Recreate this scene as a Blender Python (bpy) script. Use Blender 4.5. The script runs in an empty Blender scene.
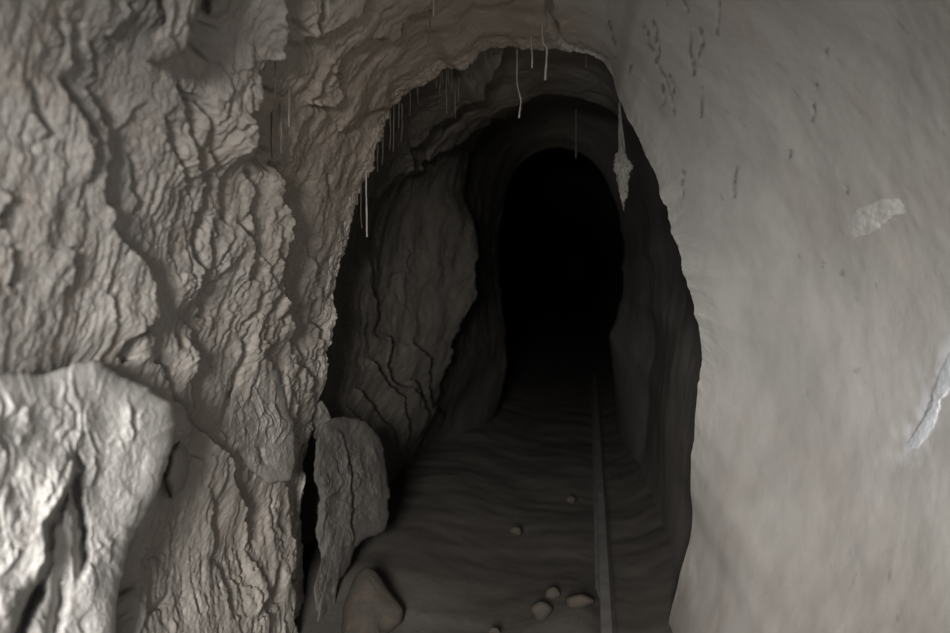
import bpy, math, random
import numpy as np
from mathutils import Vector, noise as mnoise

rng = np.random.default_rng(7)
random.seed(7)
C = bpy.context.scene.collection
F = 900.0                      # focal length in pixels (950 px wide frame)
VX, VY = 575.0, 272.0          # where the tunnel axis vanishes
CAMZ = 1.30
ALPHA = math.atan((316.5 - VY) / F)
PHI = math.atan((VX - 475.0) / F * math.cos(ALPHA))

# ------------------------------------------------------------------ camera maths
ca, sa, cp, sp = math.cos(ALPHA), math.sin(ALPHA), math.cos(PHI), math.sin(PHI)
RIGHT = np.array([cp, sp, 0.0])
FWD = np.array([-sp * ca, cp * ca, -sa])
UP = np.array([-sp * sa, cp * sa, ca])
CAM = np.array([0.0, 0.0, CAMZ])

def ray(px, py):
    px = np.asarray(px, float); py = np.asarray(py, float)
    a = (px - 475.0) / F; b = -(py - 316.5) / F
    return a[..., None] * RIGHT + b[..., None] * UP + FWD      # unit depth along FWD

def project(P):
    d = P - CAM
    w = d @ FWD
    w = np.where(w < 0.15, 0.15, w)
    return 475.0 + F * (d @ RIGHT) / w, 316.5 - F * (d @ UP) / w

def on_plane_y(px, py, y):
    r = ray(px, py)
    return CAM + r * (y / r[..., 1])[..., None]

# ------------------------------------------------------------------ numpy noise
_perm = rng.permutation(512).astype(np.int32)
_perm = np.concatenate([_perm, _perm, _perm])
_g = rng.normal(size=(512, 3)); _g /= np.linalg.norm(_g, axis=1)[:, None]
_g = _g.astype(np.float32)

def perlin(x, y, z):
    x = np.asarray(x, np.float32); y = np.asarray(y, np.float32); z = np.asarray(z, np.float32)
    xi = np.floor(x).astype(np.int32); yi = np.floor(y).astype(np.int32); zi = np.floor(z).astype(np.int32)
    xf = x - xi; yf = y - yi; zf = z - zi
    xi &= 511; yi &= 511; zi &= 511
    u = xf * xf * xf * (xf * (xf * 6 - 15) + 10)
    v = yf * yf * yf * (yf * (yf * 6 - 15) + 10)
    w = zf * zf * zf * (zf * (zf * 6 - 15) + 10)
    out = 0
    for dx in (0, 1):
        a = _perm[(xi + dx) & 511]
        wx = u if dx else 1 - u
        for dy in (0, 1):
            b = _perm[(a + yi + dy) & 511]
            wy = v if dy else 1 - v
            for dz in (0, 1):
                g = _g[_perm[(b + zi + dz) & 511]]
                wz = w if dz else 1 - w
                out = out + wx * wy * wz * (g[..., 0] * (xf - dx) + g[..., 1] * (yf - dy) + g[..., 2] * (zf - dz))
    return out * 1.5

def fbm(x, y, z, octv=4, gain=0.5):
    s = 0; a = 1.0; f = 1.0; t = 0
    for i in range(octv):
        s = s + a * perlin(x * f + 17.3 * i, y * f - 9.1 * i, z * f + 4.7 * i)
        t += a; a *= gain; f *= 2.03
    return s / t

def smooth(a, b, x):
    t = np.clip((x - a) / (b - a), 0, 1)
    return t * t * (3 - 2 * t)

def sawflake(n, soft=0.16):
    """rises gently, then breaks off: the edge of a flake of rock"""
    f = n - np.floor(n)
    rise = np.clip(f / (1 - soft), 0, 1) ** 1.6
    drop = 1 - smooth(1 - soft, 1.0, f)
    return np.where(f < 1 - soft, rise, drop)

# ------------------------------------------------------------------ traced ledges
def seg_dist(px, py, line):
    """distance to a polyline, its normal side (+ = away from the vanishing point) and position along it"""
    L = np.asarray(line, float)
    best = np.full(px.shape, 1e9, np.float32); sgn = np.zeros(px.shape, np.float32); tt = np.zeros(px.shape, np.float32)
    lens = np.hypot(*(L[1:] - L[:-1]).T); cum = np.concatenate([[0], np.cumsum(lens)]); tot = cum[-1]
    keep = []
    mid = L[len(L) // 2]
    chord = L[-1] - L[0]
    n0 = np.array([-chord[1], chord[0]])
    flip = 1.0 if n0 @ (mid - np.array([VX, VY])) > 0 else -1.0
    for i in range(len(L) - 1):
        a = L[i]; d = L[i + 1] - a; l2 = d @ d
        if l2 < 1e-6: continue
        t = np.clip(((px - a[0]) * d[0] + (py - a[1]) * d[1]) / l2, 0, 1)
        qx = px - (a[0] + t * d[0]); qy = py - (a[1] + t * d[1])
        D = np.hypot(qx, qy)
        s = np.sign(-d[1] * qx + d[0] * qy) * flip
        m = D < best
        best = np.where(m, D, best); sgn = np.where(m, s, sgn); tt = np.where(m, (cum[i] + t * lens[i]) / tot, tt)
        keep.append((D.astype(np.float32), ((cum[i] + t * lens[i]) / tot).astype(np.float32), lens[i]))
    wsum = np.full(px.shape, 1e-12, np.float32); tsum = np.zeros(px.shape, np.float32)
    lam = 3 + .45 * best
    for D, ti, ln in keep:
        ww = np.exp(-(D - best) / lam) * ln
        wsum += ww; tsum += ww * ti
    far = smooth(4, 14, best)
    return best, sgn, tt * (1 - far) + far * tsum / wsum

def ledges(px, py, feats, dep=None):
    """sum of ledge profiles, metres (positive sticks out into the tunnel)"""
    out = np.zeros(px.shape, np.float32)
    for ft in feats:
        line, A, w = ft['l'], ft['A'], ft.get('w', 25)
        B, w2 = ft.get('B', 0.35 * A), ft.get('w2', 10)
        soft = ft.get('s', 1.4)
        L = np.asarray(line)
        mrg = max(4 * w, 4 * w2)
        m = (px > L[:, 0].min() - mrg) & (px < L[:, 0].max() + mrg) & (py > L[:, 1].min() - mrg) & (py < L[:, 1].max() + mrg)
        if dep is not None:
            y0, y1 = ft.get('y', (0.5, 3.32))
            m &= (dep > y0) & (dep < y1)
        idx = np.nonzero(m)
        if len(idx[0]) == 0: continue
        d, s, t = seg_dist(px[idx], py[idx], line)
        e0, e1 = ft.get('e', (0.18, 0.18))
        tap = smooth(0, e0, t) * smooth(0, e1, 1 - t) if (e0 > 0 and e1 > 0) else (smooth(0, e0, t) if e0 > 0 else (smooth(0, e1, 1 - t) if e1 > 0 else 1.0))
        if ft.get('groove'):
            out[idx] += -A * np.exp(-(d / w) ** 2) * tap
            continue
        sd = d * s * ft.get('side', 1)
        up = A * np.exp(-np.maximum(sd, 0) / w)
        dn = -B * np.exp(-np.maximum(-sd, 0) / w2)
        k = smooth(-soft, soft, sd)
        G = ft.get('G', 0.0)
        gr = -G * np.exp(-((sd + 4.5) / 3.6) ** 2)
        out[idx] += (up * k + dn * (1 - k) + gr) * tap
    return out

def warp(px, py, amp=1.0):
    wx = 7.0 * perlin(px / 34, py / 34, 3.1) + 4.0 * perlin(px / 13, py / 13, 8.3) + 1.3 * perlin(px / 5, py / 5, 1.7)
    wy = 7.0 * perlin(px / 34, py / 34, 13.1) + 4.0 * perlin(px / 13, py / 13, 18.3)
    return px + amp * wx, py + amp * wy

# ------------------------------------------------------------------ tunnel rings
def contour(pts, y):
    """a cross-section of the tunnel at distance y, read as (angle, radius) about the axis"""
    P = on_plane_y(np.array([p[0] for p in pts]), np.array([p[1] for p in pts]), y)
    th = np.arctan2(P[:, 2] - CAMZ, P[:, 0]); R = np.hypot(P[:, 0], P[:, 2] - CAMZ)
    o = np.argsort(th)
    return th[o], R[o]

def table(fn, sig):
    q = np.linspace(-math.pi, math.pi, 2880, endpoint=False); R = fn(q)
    n = int(4 * sig / 360 * 2880) + 1; kx = np.arange(-n, n + 1) / 2880 * 360
    kr = np.exp(-.5 * (kx / sig) ** 2); kr /= kr.sum()
    R = np.convolve(np.concatenate([R[-n:], R, R[:n]]), kr, 'valid')
    qq = np.concatenate([q, [math.pi]]); RR = np.concatenate([R, R[:1]])
    return lambda a: np.interp((np.asarray(a) + math.pi) % (2 * math.pi) - math.pi, qq, RR)

def ring_of(pts, y):
    th, R = contour(pts, y)
    return lambda q: np.interp((np.asarray(q) + math.pi) % (2 * math.pi) - math.pi, np.concatenate([th[-1:] - 2 * math.pi, th, th[:1] + 2 * math.pi]),
                               np.concatenate([R[-1:], R, R[:1]]))

def ring_metric(lst):
    """list of (degrees, radius)"""
    d = (np.radians([a for a, r in lst]) + math.pi) % (2 * math.pi) - math.pi; r = np.array([r for a, r in lst])
    o = np.argsort(d); d, r = d[o], r[o]
    return lambda q: np.interp((np.asarray(q) + math.pi) % (2 * math.pi) - math.pi, np.concatenate([d[-1:] - 2 * math.pi, d, d[:1] + 2 * math.pi]),
                               np.concatenate([r[-1:], r, r[:1]]))

LIP_Y = 3.30
lip = [(540, 48), (560, 48), (578, 51), (600, 60), (612, 75), (617, 97), (628, 121), (645, 155), (660, 195), (672, 235), (683, 275),
       (694, 315), (701, 349), (698, 385), (694, 420), (690, 455), (690, 490), (693, 515), (689, 545), (680, 575), (670, 612), (662, 660), (655, 760),
       (575, 900), (318, 800), (309, 640), (305, 560), (303, 500), (308, 452), (316, 428), (321, 402), (327, 372), (333, 335), (335, 297), (344, 266), (351, 240), (354, 208),
       (362, 190), (374, 158), (386, 133), (394, 110), (405, 97), (420, 87), (430, 78), (446, 68), (460, 72), (474, 64), (484, 51), (510, 47)]
hole = [(560, 148), (580, 153), (598, 168), (612, 195), (620, 230), (622, 268), (618, 305), (608, 335), (612, 370), (616, 420), (618, 480), (560, 640), (480, 540), (480, 470), (500, 430), (504, 395), (509, 362), (507, 330), (501, 290), (500, 250), (503, 215), (510, 185), (520, 165), (540, 151)]
rib = [(545, 92), (575, 90), (600, 100), (625, 135), (640, 190), (648, 250), (652, 310), (650, 380), (648, 430), (640, 480), (634, 560), (620, 650), (560, 700), (420, 600), (400, 500), (412, 460), (432, 420), (446, 380), (455, 345), (464, 315), (472, 272), (469, 225), (466, 190), (470, 150), (490, 120), (520, 100)]
R_lip = table(ring_of(lip, LIP_Y), .5)
R_rib = table(ring_of(rib, 5.6), 1.2)
R_hole = table(ring_of(hole, 7.4), 1.5)
def blend(f, k, c=0.0): return lambda q: f(q) * k + c
back = ring_metric([(0, .95), (45, 1.05), (90, 1.05), (135, 1.05), (180, 1.0), (225, 1.3), (270, 1.6), (315, 1.35)]); back = table(back, 9)
near = ring_metric([(-60, 1.3), (-40, 1.05), (-20, .92), (0, .86), (20, .80), (45, .82), (70, .84), (90, .87), (110, .92), (135, .95), (150, .93), (165, .91), (180, .92), (195, 1.0), (210, 1.20), (225, 1.42), (240, 1.55), (270, 1.6)]); near = table(near, 7)
def chamber1(q):   # behind the lip the passage widens
    return R_lip(q) + np.interp(np.degrees(q) % 360, [0, 45, 80, 100, 140, 180, 225, 270, 290, 315, 360], [.13, .12, .07, .06, .12, .22, .20, .2, .10, .10, .13])
chamber2 = table(ring_metric([(0, .55), (30, .62), (60, .75), (90, .86), (120, .95), (150, .98), (180, .98), (200, 1.06), (210, 1.18), (222, 1.45), (230, 1.72), (240, 1.7), (270, 1.7), (285, 1.6), (292, 1.15), (300, .86), (315, .66), (330, .58)]), 3)
unseen_mouth = table(ring_metric([(-45, 1.2), (0, .95), (30, .62), (60, .37), (90, .32), (120, .37), (150, .62), (180, 1.08), (225, 1.3), (270, 1.6)]), 7)  # unseen low top, shaped to keep daylight off the upper walls
RINGS = [(-0.6, unseen_mouth), (0.3, near), (1.9, near), (LIP_Y, R_lip), (3.46, chamber1), (4.5, chamber2), (5.6, R_rib), (5.75, lambda q: R_rib(q) + .06 * smooth(100, 130, np.degrees(q) % 360) * (1 - smooth(230, 250, np.degrees(q) % 360))),
         (7.4, R_hole), (7.8, blend(R_hole, 1.35, .05)), (9.5, blend(R_hole, 1.7, .2)), (80.0, blend(R_hole, 1.9, .3))]
RY = np.array([r[0] for r in RINGS])

def base_R(th, y):
    """smooth tunnel radius (monotone between rings) for arrays th, y"""
    i = np.clip(np.searchsorted(RY, y, side='right') - 1, 0, len(RY) - 2)
    out = np.zeros(np.broadcast(th, y).shape)
    th_b, y_b, i_b = np.broadcast_arrays(th, y, i)
    for k in range(len(RY) - 1):
        m = i_b == k
        if not m.any(): continue
        t = (y_b[m] - RY[k]) / (RY[k + 1] - RY[k])
        if k in (2,):                                    # near walls close in on the lip
            rt = 1 - smooth(60, 100, np.abs(np.degrees(th_b[m])))
            c = .25 + .55 * rt; t = (1 - c) * t + c * t * t
        elif k in (3, 6, 8): t = np.sqrt(t * (2 - t))       # a lip breaks away at once
        else: t = 0.85 * t + 0.15 * t * t * (3 - 2 * t)
        out[m] = RINGS[k][1](th_b[m]) * (1 - t) + RINGS[k + 1][1](th_b[m]) * t
    return out

def surf(px, py, lim=3.31, start=0.35):
    """first meeting of the sight line with the smooth tunnel wall"""
    r = ray(px, py)
    ds = np.linspace(start, lim + 0.25, 1400)
    P = CAM + r * ds[:, None]
    th = np.arctan2(P[:, 2] - CAMZ, P[:, 0]); R = np.hypot(P[:, 0], P[:, 2] - CAMZ)
    h = np.nonzero(R > base_R(th, P[:, 1]))[0]
    k = h[0] if len(h) else len(ds) - 1
    return P[k], ds[k]

# ------------------------------------------------------------------ features of the walls (pixel traces of ledges and cracks)
near_feats = [
    dict(l=[(73, 20), (75, 45), (79, 73)], A=.012, w=14),
    dict(l=[(61, 73), (67, 86), (76, 99), (80, 116), (86, 139), (83, 159), (84, 185)], A=.030, w=26),
    dict(l=[(50, 20), (60, 30), (62, 50)], A=.012, w=16),
    dict(l=[(91, 86), (100, 106), (97, 122)], A=.016, w=12),
    dict(l=[(112, 90), (111, 101), (110, 119), (108, 136), (109, 152), (106, 168), (104, 188), (109, 211), (111, 233), (119, 247), (134, 261), (145, 274), (150, 294), (148, 317), (134, 334), (120, 343), (116, 361)], A=.050, w=60, B=.022, w2=12, e=(.2, .12)),
    dict(l=[(123, 140), (124, 188), (127, 206), (127, 222)], A=.010, w=8),
    dict(l=[(133, 268), (135, 290), (134, 330)], A=.010, w=10),
    dict(l=[(58, 245), (66, 269), (69, 290)], A=.020, w=16),
    dict(l=[(8, 245), (11, 271), (8, 285)], A=.02, w=16),
    dict(l=[(8, 190), (3, 215), (2, 230)], A=.02, w=16),
    dict(l=[(28, 80), (27, 100), (40, 125), (48, 140)], A=.014, w=18),
    dict(l=[(90, 40), (95, 60), (93, 80)], A=.012, w=9),
    dict(l=[(125, 0), (127, 15), (122, 30), (112, 40)], A=.02, w=18),
    dict(l=[(166, 85), (177, 94), (188, 106), (192, 121), (190, 140), (186, 158)], A=.018, w=16),
    dict(l=[(152, 105), (156, 130), (163, 160), (176, 195)], A=.010, w=8),
    dict(l=[(168, 70), (172, 100), (178, 130), (184, 165), (190, 190)], A=.014, w=9),
    dict(l=[(200, 130), (199, 160), (198, 180), (193, 210), (190, 233), (192, 255), (195, 274), (193, 296), (188, 317)], A=.03, w=28),
    dict(l=[(226, 90), (232, 110), (236, 140), (241, 165), (243, 188), (241, 222)], A=.026, w=18),
    dict(l=[(213, 160), (215, 190), (212, 220)], A=.014, w=10),
    dict(l=[(230, 215), (236, 229), (244, 245), (242, 265), (246, 285)], A=.022, w=16),
    dict(l=[(215, 270), (206, 280), (203, 300), (200, 320)], A=.018, w=18),
    # the big broken edge of the near wall
    dict(l=[(284, -20), (283, 0), (285, 30), (281, 55), (268, 70), (261, 85), (261, 105), (250, 111), (246, 122), (248, 140), (256, 156), (258, 172)], A=.105, w=48, B=.09, w2=24, e=(.0, .2)),
    dict(l=[(284, 166), (287, 178), (290, 193), (289, 216), (290, 233), (292, 253), (291, 274), (290, 294), (297, 312), (300, 330), (303, 350)], A=.090, w=42, B=.08, w2=20, s=2.0, e=(.10, .15)),
    dict(l=[(268, 185), (276, 205), (281, 225), (279, 245)], A=.012, w=9),
    dict(l=[(270, 250), (272, 270), (268, 295), (258, 318)], A=.020, w=14),
    dict(l=[(281, 268), (283, 285), (276, 305), (268, 325)], A=.016, w=10),
    dict(l=[(252, 290), (246, 312), (236, 322)], A=.014, w=10),
    # lower middle of the near wall
    dict(l=[(190, 318), (186, 340), (186, 370), (184, 385)], A=.02, w=16),
    dict(l=[(197, 330), (198, 345), (199, 376), (200, 408), (208, 424), (218, 441), (231, 461), (238, 477), (243, 485), (251, 501), (255, 521), (261, 546)], A=.065, w=45, B=.045, w2=14, e=(.12, .2)),
    dict(l=[(143, 322), (146, 345), (144, 365)], A=.02, w=14),
    dict(l=[(151, 350), (156, 375), (165, 395), (178, 415), (190, 438), (196, 460)], A=.035, w=22, e=(.15, .3)),
    dict(l=[(241, 330), (238, 350), (236, 370), (230, 392), (222, 418)], A=.018, w=14),
    dict(l=[(260, 325), (262, 350), (258, 362)], A=.014, w=10),
    dict(l=[(268, 322), (270, 345), (264, 365)], A=.010, w=8),
    dict(l=[(299, 320), (301, 345), (295, 365), (290, 380)], A=.016, w=14),
    dict(l=[(316, 315), (324, 335), (326, 360)], A=.014, w=10),
    dict(l=[(312, 230), (314, 255), (317, 275)], A=.008, w=6),
    dict(l=[(325, 175), (326, 195)], A=.008, w=6),
    dict(l=[(302, 355), (309, 372), (315, 383), (319, 398), (316, 415), (308, 432)], A=.035, w=26),
    dict(l=[(165, 540), (158, 548), (146, 552), (138, 560)], A=.008, w=8),
    dict(l=[(170, 590), (160, 600), (148, 608), (145, 630)], A=.008, w=8),
    dict(l=[(210, 495), (214, 520), (213, 550), (212, 565)], A=.022, w=18),
    dict(l=[(222, 560), (228, 590), (226, 620)], A=.012, w=9),
    dict(l=[(277, 560), (275, 590), (266, 605), (255, 625)], A=.022, w=16),
    dict(l=[(285, 470), (288, 490), (287, 515)], A=.02, w=14),
    dict(l=[(290, 520), (293, 560), (290, 600), (295, 650)], A=.03, w=22),
    dict(l=[(290, 400), (293, 441), (292, 480), (296, 520), (297, 570), (300, 660)], A=.04, w=30, B=.04, w2=10, e=(.25, .0), s=2.0),
    # roof
    dict(l=[(372, 4), (360, 9), (347, 15), (337, 26), (324, 38), (306, 43)], A=.05, w=40),
    dict(l=[(322, -5), (318, 15), (313, 30), (304, 41), (300, 55)], A=.05, w=20),
    dict(l=[(440, -6), (433, 5), (423, 14), (404, 23), (398, 34), (368, 38), (350, 46), (341, 57), (333, 73), (337, 88), (333, 108), (318, 107), (306, 104)], A=.040, w=34, e=(.1, .12)),
    dict(l=[(398, 98), (375, 112), (357, 121), (340, 133), (332, 140)], A=.02, w=26, e=(.1, .4)),
    dict(l=[(520, -4), (500, 8), (488, 11), (470, 8)], A=.014, w=24),
    dict(l=[(550, -10), (552, 8), (556, 28), (566, 40), (582, 48), (600, 52), (613, 62)], A=.02, w=22, e=(.1, .2)),
]
for p in ([(552, 0), (553, 14), (556, 26)], [(611, 20), (612, 30), (613, 41)], [(644, 22), (648, 40), (656, 60), (666, 82), (672, 98), (676, 114)],
          [(653, 20), (655, 36), (658, 58)], [(690, 28), (691, 50), (693, 74)], [(700, 24), (702, 44), (696, 60), (694, 74)], [(718, 0), (719, 16), (718, 34)],
          [(702, 96), (702, 118)], [(664, 85), (662, 105)], [(670, 75), (675, 92)], [(631, 64), (631, 74)], [(683, 0), (686, 12)], [(667, 0), (668, 6)],
          [(826, 48), (825, 60)], [(817, 84), (816, 90)], [(813, 100), (811, 122)], [(736, 166), (733, 196)], [(684, 170), (683, 200)], [(846, 186), (848, 194)], [(790, 150), (789, 158)]):
    near_feats.append(dict(l=p, A=.002, w=1.5, groove=1))
for ft in near_feats:
    if not ft.get('groove'):
        ft['A'] *= .62
        ft['G'] = .010 + .45 * ft['A']
        if 'B' in ft: ft['B'] *= .7

def stand_off(feats, R):
    # a ledge that sticks out is met nearer the axis than the wall it grew from: start it that much farther out
    for ft in feats:
        if ft.get('groove'): continue
        k = R / (R - .85 * ft['A'])
        ft['l'] = [(VX + (x - VX) * k, VY + (y - VY) * k) for x, y in ft['l']]
stand_off(near_feats, .92)
STAIN_LINES = [f['l'] for f in near_feats if f.get('groove')]
near_feats += [dict(l=[(134, 498), (128, 520), (127, 548), (130, 575), (124, 600), (122, 660)], A=.07, w=7, groove=1, e=(.2, 0)),
               dict(l=[(176, 405), (183, 425), (191, 446), (196, 470)], A=.04, w=6, groove=1, e=(.3, .3)),
               dict(l=[(118, 340), (117, 352), (121, 362)], A=.05, w=5, groove=1, e=(.2, .2)),
               dict(l=[(205, 20), (198, 40), (190, 52)], A=.05, w=9, groove=1, e=(.2, .3)),
               dict(l=[(268, 88), (266, 108), (262, 130), (266, 158)], A=.06, w=7, groove=1, e=(.2, .2))]

CH = (3.36, 7.3)
deep_feats = [
    dict(l=[(512, 52), (498, 62), (480, 88), (462, 98), (440, 118), (425, 128), (414, 142), (405, 162), (388, 184), (372, 203), (362, 215)], A=.06, w=26, B=.05, w2=14, y=(3.36, 4.4), e=(.1, .1)),
    dict(l=[(540, 112), (515, 118), (490, 125), (470, 132), (455, 143), (440, 153), (422, 168), (405, 186)], A=.07, w=24, y=CH),
    dict(l=[(505, 78), (490, 85), (470, 93), (460, 98)], A=.03, w=14, y=CH),
    dict(l=[(370, 255), (373, 282), (374, 312), (371, 330)], A=.03, w=16, y=CH),
    dict(l=[(386, 325), (390, 340), (391, 352), (389, 368), (400, 384), (415, 398), (425, 408)], A=.05, w=18, y=CH),
    dict(l=[(416, 335), (420, 350), (426, 362), (426, 376), (436, 392), (448, 411), (450, 424)], A=.05, w=18, y=CH),
    dict(l=[(407, 374), (414, 384), (424, 397), (430, 413), (428, 428), (421, 440)], A=.05, w=16, y=CH),
    dict(l=[(362, 352), (370, 366), (385, 384), (400, 401), (403, 421), (409, 444), (415, 460)], A=.05, w=18, y=CH),
    dict(l=[(352, 385), (370, 405), (388, 425), (398, 450)], A=.04, w=16, y=CH),
    dict(l=[(345, 400), (365, 425), (378, 450)], A=.03, w=12, y=CH),
    dict(l=[(408, 250), (410, 275)], A=.02, w=10, y=CH),
    dict(l=[(470, 190), (470, 219), (474, 250), (474, 276), (466, 313), (455, 342), (452, 370), (456, 395)], A=.08, w=34, y=(4.2, 7.2)),
]

stand_off(deep_feats, .95)

# ------------------------------------------------------------------ materials
def nd(nt, t, **kw):
    n = nt.nodes.new(t)
    for k, v in kw.items():
        if k in n.inputs: n.inputs[k].default_value = v
        else: setattr(n, k, v)
    return n

def shell_mat():
    """the rock of the drive: grey dusty rock, brown clay in the roof, pale smooth rock on one side"""
    m = bpy.data.materials.new('tunnel_rock'); m.use_nodes = True
    nt = m.node_tree; nt.nodes.clear()
    out = nd(nt, 'ShaderNodeOutputMaterial'); bs = nd(nt, 'ShaderNodeBsdfPrincipled')
    bs.inputs['Roughness'].default_value = 0.96; bs.inputs['Specular IOR Level'].default_value = 0.12
    geo = nd(nt, 'ShaderNodeNewGeometry'); pos = geo.outputs['Position']
    def ramp(scale, detail, a, b, lo=.36, hi=.66):
        n = nd(nt, 'ShaderNodeTexNoise', Scale=scale, Detail=detail, Roughness=0.6); nt.links.new(pos, n.inputs['Vector'])
        r = nd(nt, 'ShaderNodeValToRGB')
        r.color_ramp.elements[0].position = lo; r.color_ramp.elements[0].color = (*a, 1)
        r.color_ramp.elements[1].position = hi; r.color_ramp.elements[1].color = (*b, 1)
        nt.links.new(n.outputs['Fac'], r.inputs['Fac']); return r.outputs['Color']
    def mix(fac, a, b):
        x = nd(nt, 'ShaderNodeMix', data_type='RGBA')
        nt.links.new(fac, x.inputs[0]); nt.links.new(a, x.inputs[6])
        if isinstance(b, tuple): x.inputs[7].default_value = (*b, 1)
        else: nt.links.new(b, x.inputs[7])
        return x.outputs[2]
    def att(n): return nd(nt, 'ShaderNodeAttribute', attribute_name=n).outputs['Fac']
    def thr(scale, lo, hi, amt):
        n = nd(nt, 'ShaderNodeTexNoise', Scale=scale, Detail=5.0, Roughness=0.6); nt.links.new(pos, n.inputs['Vector'])
        r = nd(nt, 'ShaderNodeMapRange'); r.inputs['From Min'].default_value = lo; r.inputs['From Max'].default_value = hi; r.inputs['To Max'].default_value = amt
        nt.links.new(n.outputs['Fac'], r.inputs['Value']); return r.outputs['Result']
    grey = mix(thr(9, .54, .74, .6), ramp(2.2, 5, GREY[0], GREY[1]), (.29, .243, .202))
    brown = ramp(3.0, 5, BROWN[0], BROWN[1])
    pale = mix(thr(3.2, .53, .72, .5), ramp(2.0, 6, PALE[0], PALE[1], .38, .62), (.405, .357, .317))
    col = mix(att('brown'), grey, brown)
    col = mix(att('pale'), col, pale)
    col = mix(att('splash'), col, (.235, .215, .193))
    col = mix(att('inner_shade'), col, (.078, .071, .061))
    col = mix(att('rib_shade'), col, (.030, .028, .025))
    col = mix(att('dirt'), col, (.07, .06, .055))
    col = mix(att('chalk'), col, (.68, .70, .74))
    nt.links.new(col, bs.inputs['Base Color'])
    nb = nd(nt, 'ShaderNodeTexNoise', Scale=55.0, Detail=6.0, Roughness=0.62); nt.links.new(pos, nb.inputs['Vector'])
    st = nd(nt, 'ShaderNodeMapRange'); st.inputs['To Min'].default_value = .32; st.inputs['To Max'].default_value = .10
    nt.links.new(att('pale'), st.inputs['Value'])
    bp = nd(nt, 'ShaderNodeBump', Distance=0.008); nt.links.new(nb.outputs['Fac'], bp.inputs['Height']); nt.links.new(st.outputs['Result'], bp.inputs['Strength'])
    nt.links.new(bp.outputs['Normal'], bs.inputs['Normal'])
    nt.links.new(bs.outputs['BSDF'], out.inputs['Surface'])
    return m

GREY = ((.255, .240, .222), (.325, .309, .289))
BROWN = ((.305, .260, .213), (.36, .31, .258))
PALE = ((.36, .347, .330), (.43, .415, .394))

def rock_mat(name, ca_, cb_, cc_=None, scale=2.2, bump=0.35, fine=55.0, stain=False, warm=None):
    m = bpy.data.materials.new(name); m.use_nodes = True
    nt = m.node_tree; nt.nodes.clear()
    out = nd(nt, 'ShaderNodeOutputMaterial'); bs = nd(nt, 'ShaderNodeBsdfPrincipled')
    bs.inputs['Roughness'].default_value = 0.96
    bs.inputs['Specular IOR Level'].default_value = 0.12
    geo = nd(nt, 'ShaderNodeNewGeometry')
    pos = geo.outputs['Position']
    n1 = nd(nt, 'ShaderNodeTexNoise', Scale=scale, Detail=5.0, Roughness=0.6); nt.links.new(pos, n1.inputs['Vector'])
    r1 = nd(nt, 'ShaderNodeValToRGB')
    r1.color_ramp.elements[0].position = 0.36; r1.color_ramp.elements[0].color = (*ca_, 1)
    r1.color_ramp.elements[1].position = 0.66; r1.color_ramp.elements[1].color = (*cb_, 1)
    nt.links.new(n1.outputs['Fac'], r1.inputs['Fac'])
    col = r1.outputs['Color']
    if cc_:
        n2 = nd(nt, 'ShaderNodeTexNoise', Scale=scale * 4.3, Detail=6.0, Roughness=0.65); nt.links.new(pos, n2.inputs['Vector'])
        r2 = nd(nt, 'ShaderNodeMapRange'); r2.inputs['From Min'].default_value = 0.52; r2.inputs['From Max'].default_value = 0.72
        r2.inputs['To Max'].default_value = 0.65
        nt.links.new(n2.outputs['Fac'], r2.inputs['Value'])
        mx = nd(nt, 'ShaderNodeMix', data_type='RGBA'); nt.links.new(r2.outputs['Result'], mx.inputs[0])
        nt.links.new(col, mx.inputs[6]); mx.inputs[7].default_value = (*cc_, 1)
        col = mx.outputs[2]
    if warm:   # the roof end of the wall is a browner clay
        sx = nd(nt, 'ShaderNodeSeparateXYZ'); nt.links.new(pos, sx.inputs[0])
        mr = nd(nt, 'ShaderNodeMapRange'); mr.inputs['From Min'].default_value = warm[0]; mr.inputs['From Max'].default_value = warm[1]
        nt.links.new(sx.outputs['Y'], mr.inputs['Value'])
        mx = nd(nt, 'ShaderNodeMix', data_type='RGBA'); nt.links.new(mr.outputs['Result'], mx.inputs[0])
        nt.links.new(col, mx.inputs[6]); mx.inputs[7].default_value = (*warm[2], 1)
        col = mx.outputs[2]
    if stain:  # dark dirt lodged in the cracks of the smooth wall
        at = nd(nt, 'ShaderNodeAttribute', attribute_name='dirt')
        mx = nd(nt, 'ShaderNodeMix', data_type='RGBA'); nt.links.new(at.outputs['Fac'], mx.inputs[0])
        nt.links.new(col, mx.inputs[6]); mx.inputs[7].default_value = (0.07, 0.06, 0.055, 1)
        col = mx.outputs[2]
    nt.links.new(col, bs.inputs['Base Color'])
    nb = nd(nt, 'ShaderNodeTexNoise', Scale=fine, Detail=6.0, Roughness=0.62); nt.links.new(pos, nb.inputs['Vector'])
    bp = nd(nt, 'ShaderNodeBump', Strength=bump, Distance=0.008); nt.links.new(nb.outputs['Fac'], bp.inputs['Height'])
    nt.links.new(bp.outputs['Normal'], bs.inputs['Normal'])
    nt.links.new(bs.outputs['BSDF'], out.inputs['Surface'])
    return m

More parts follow.
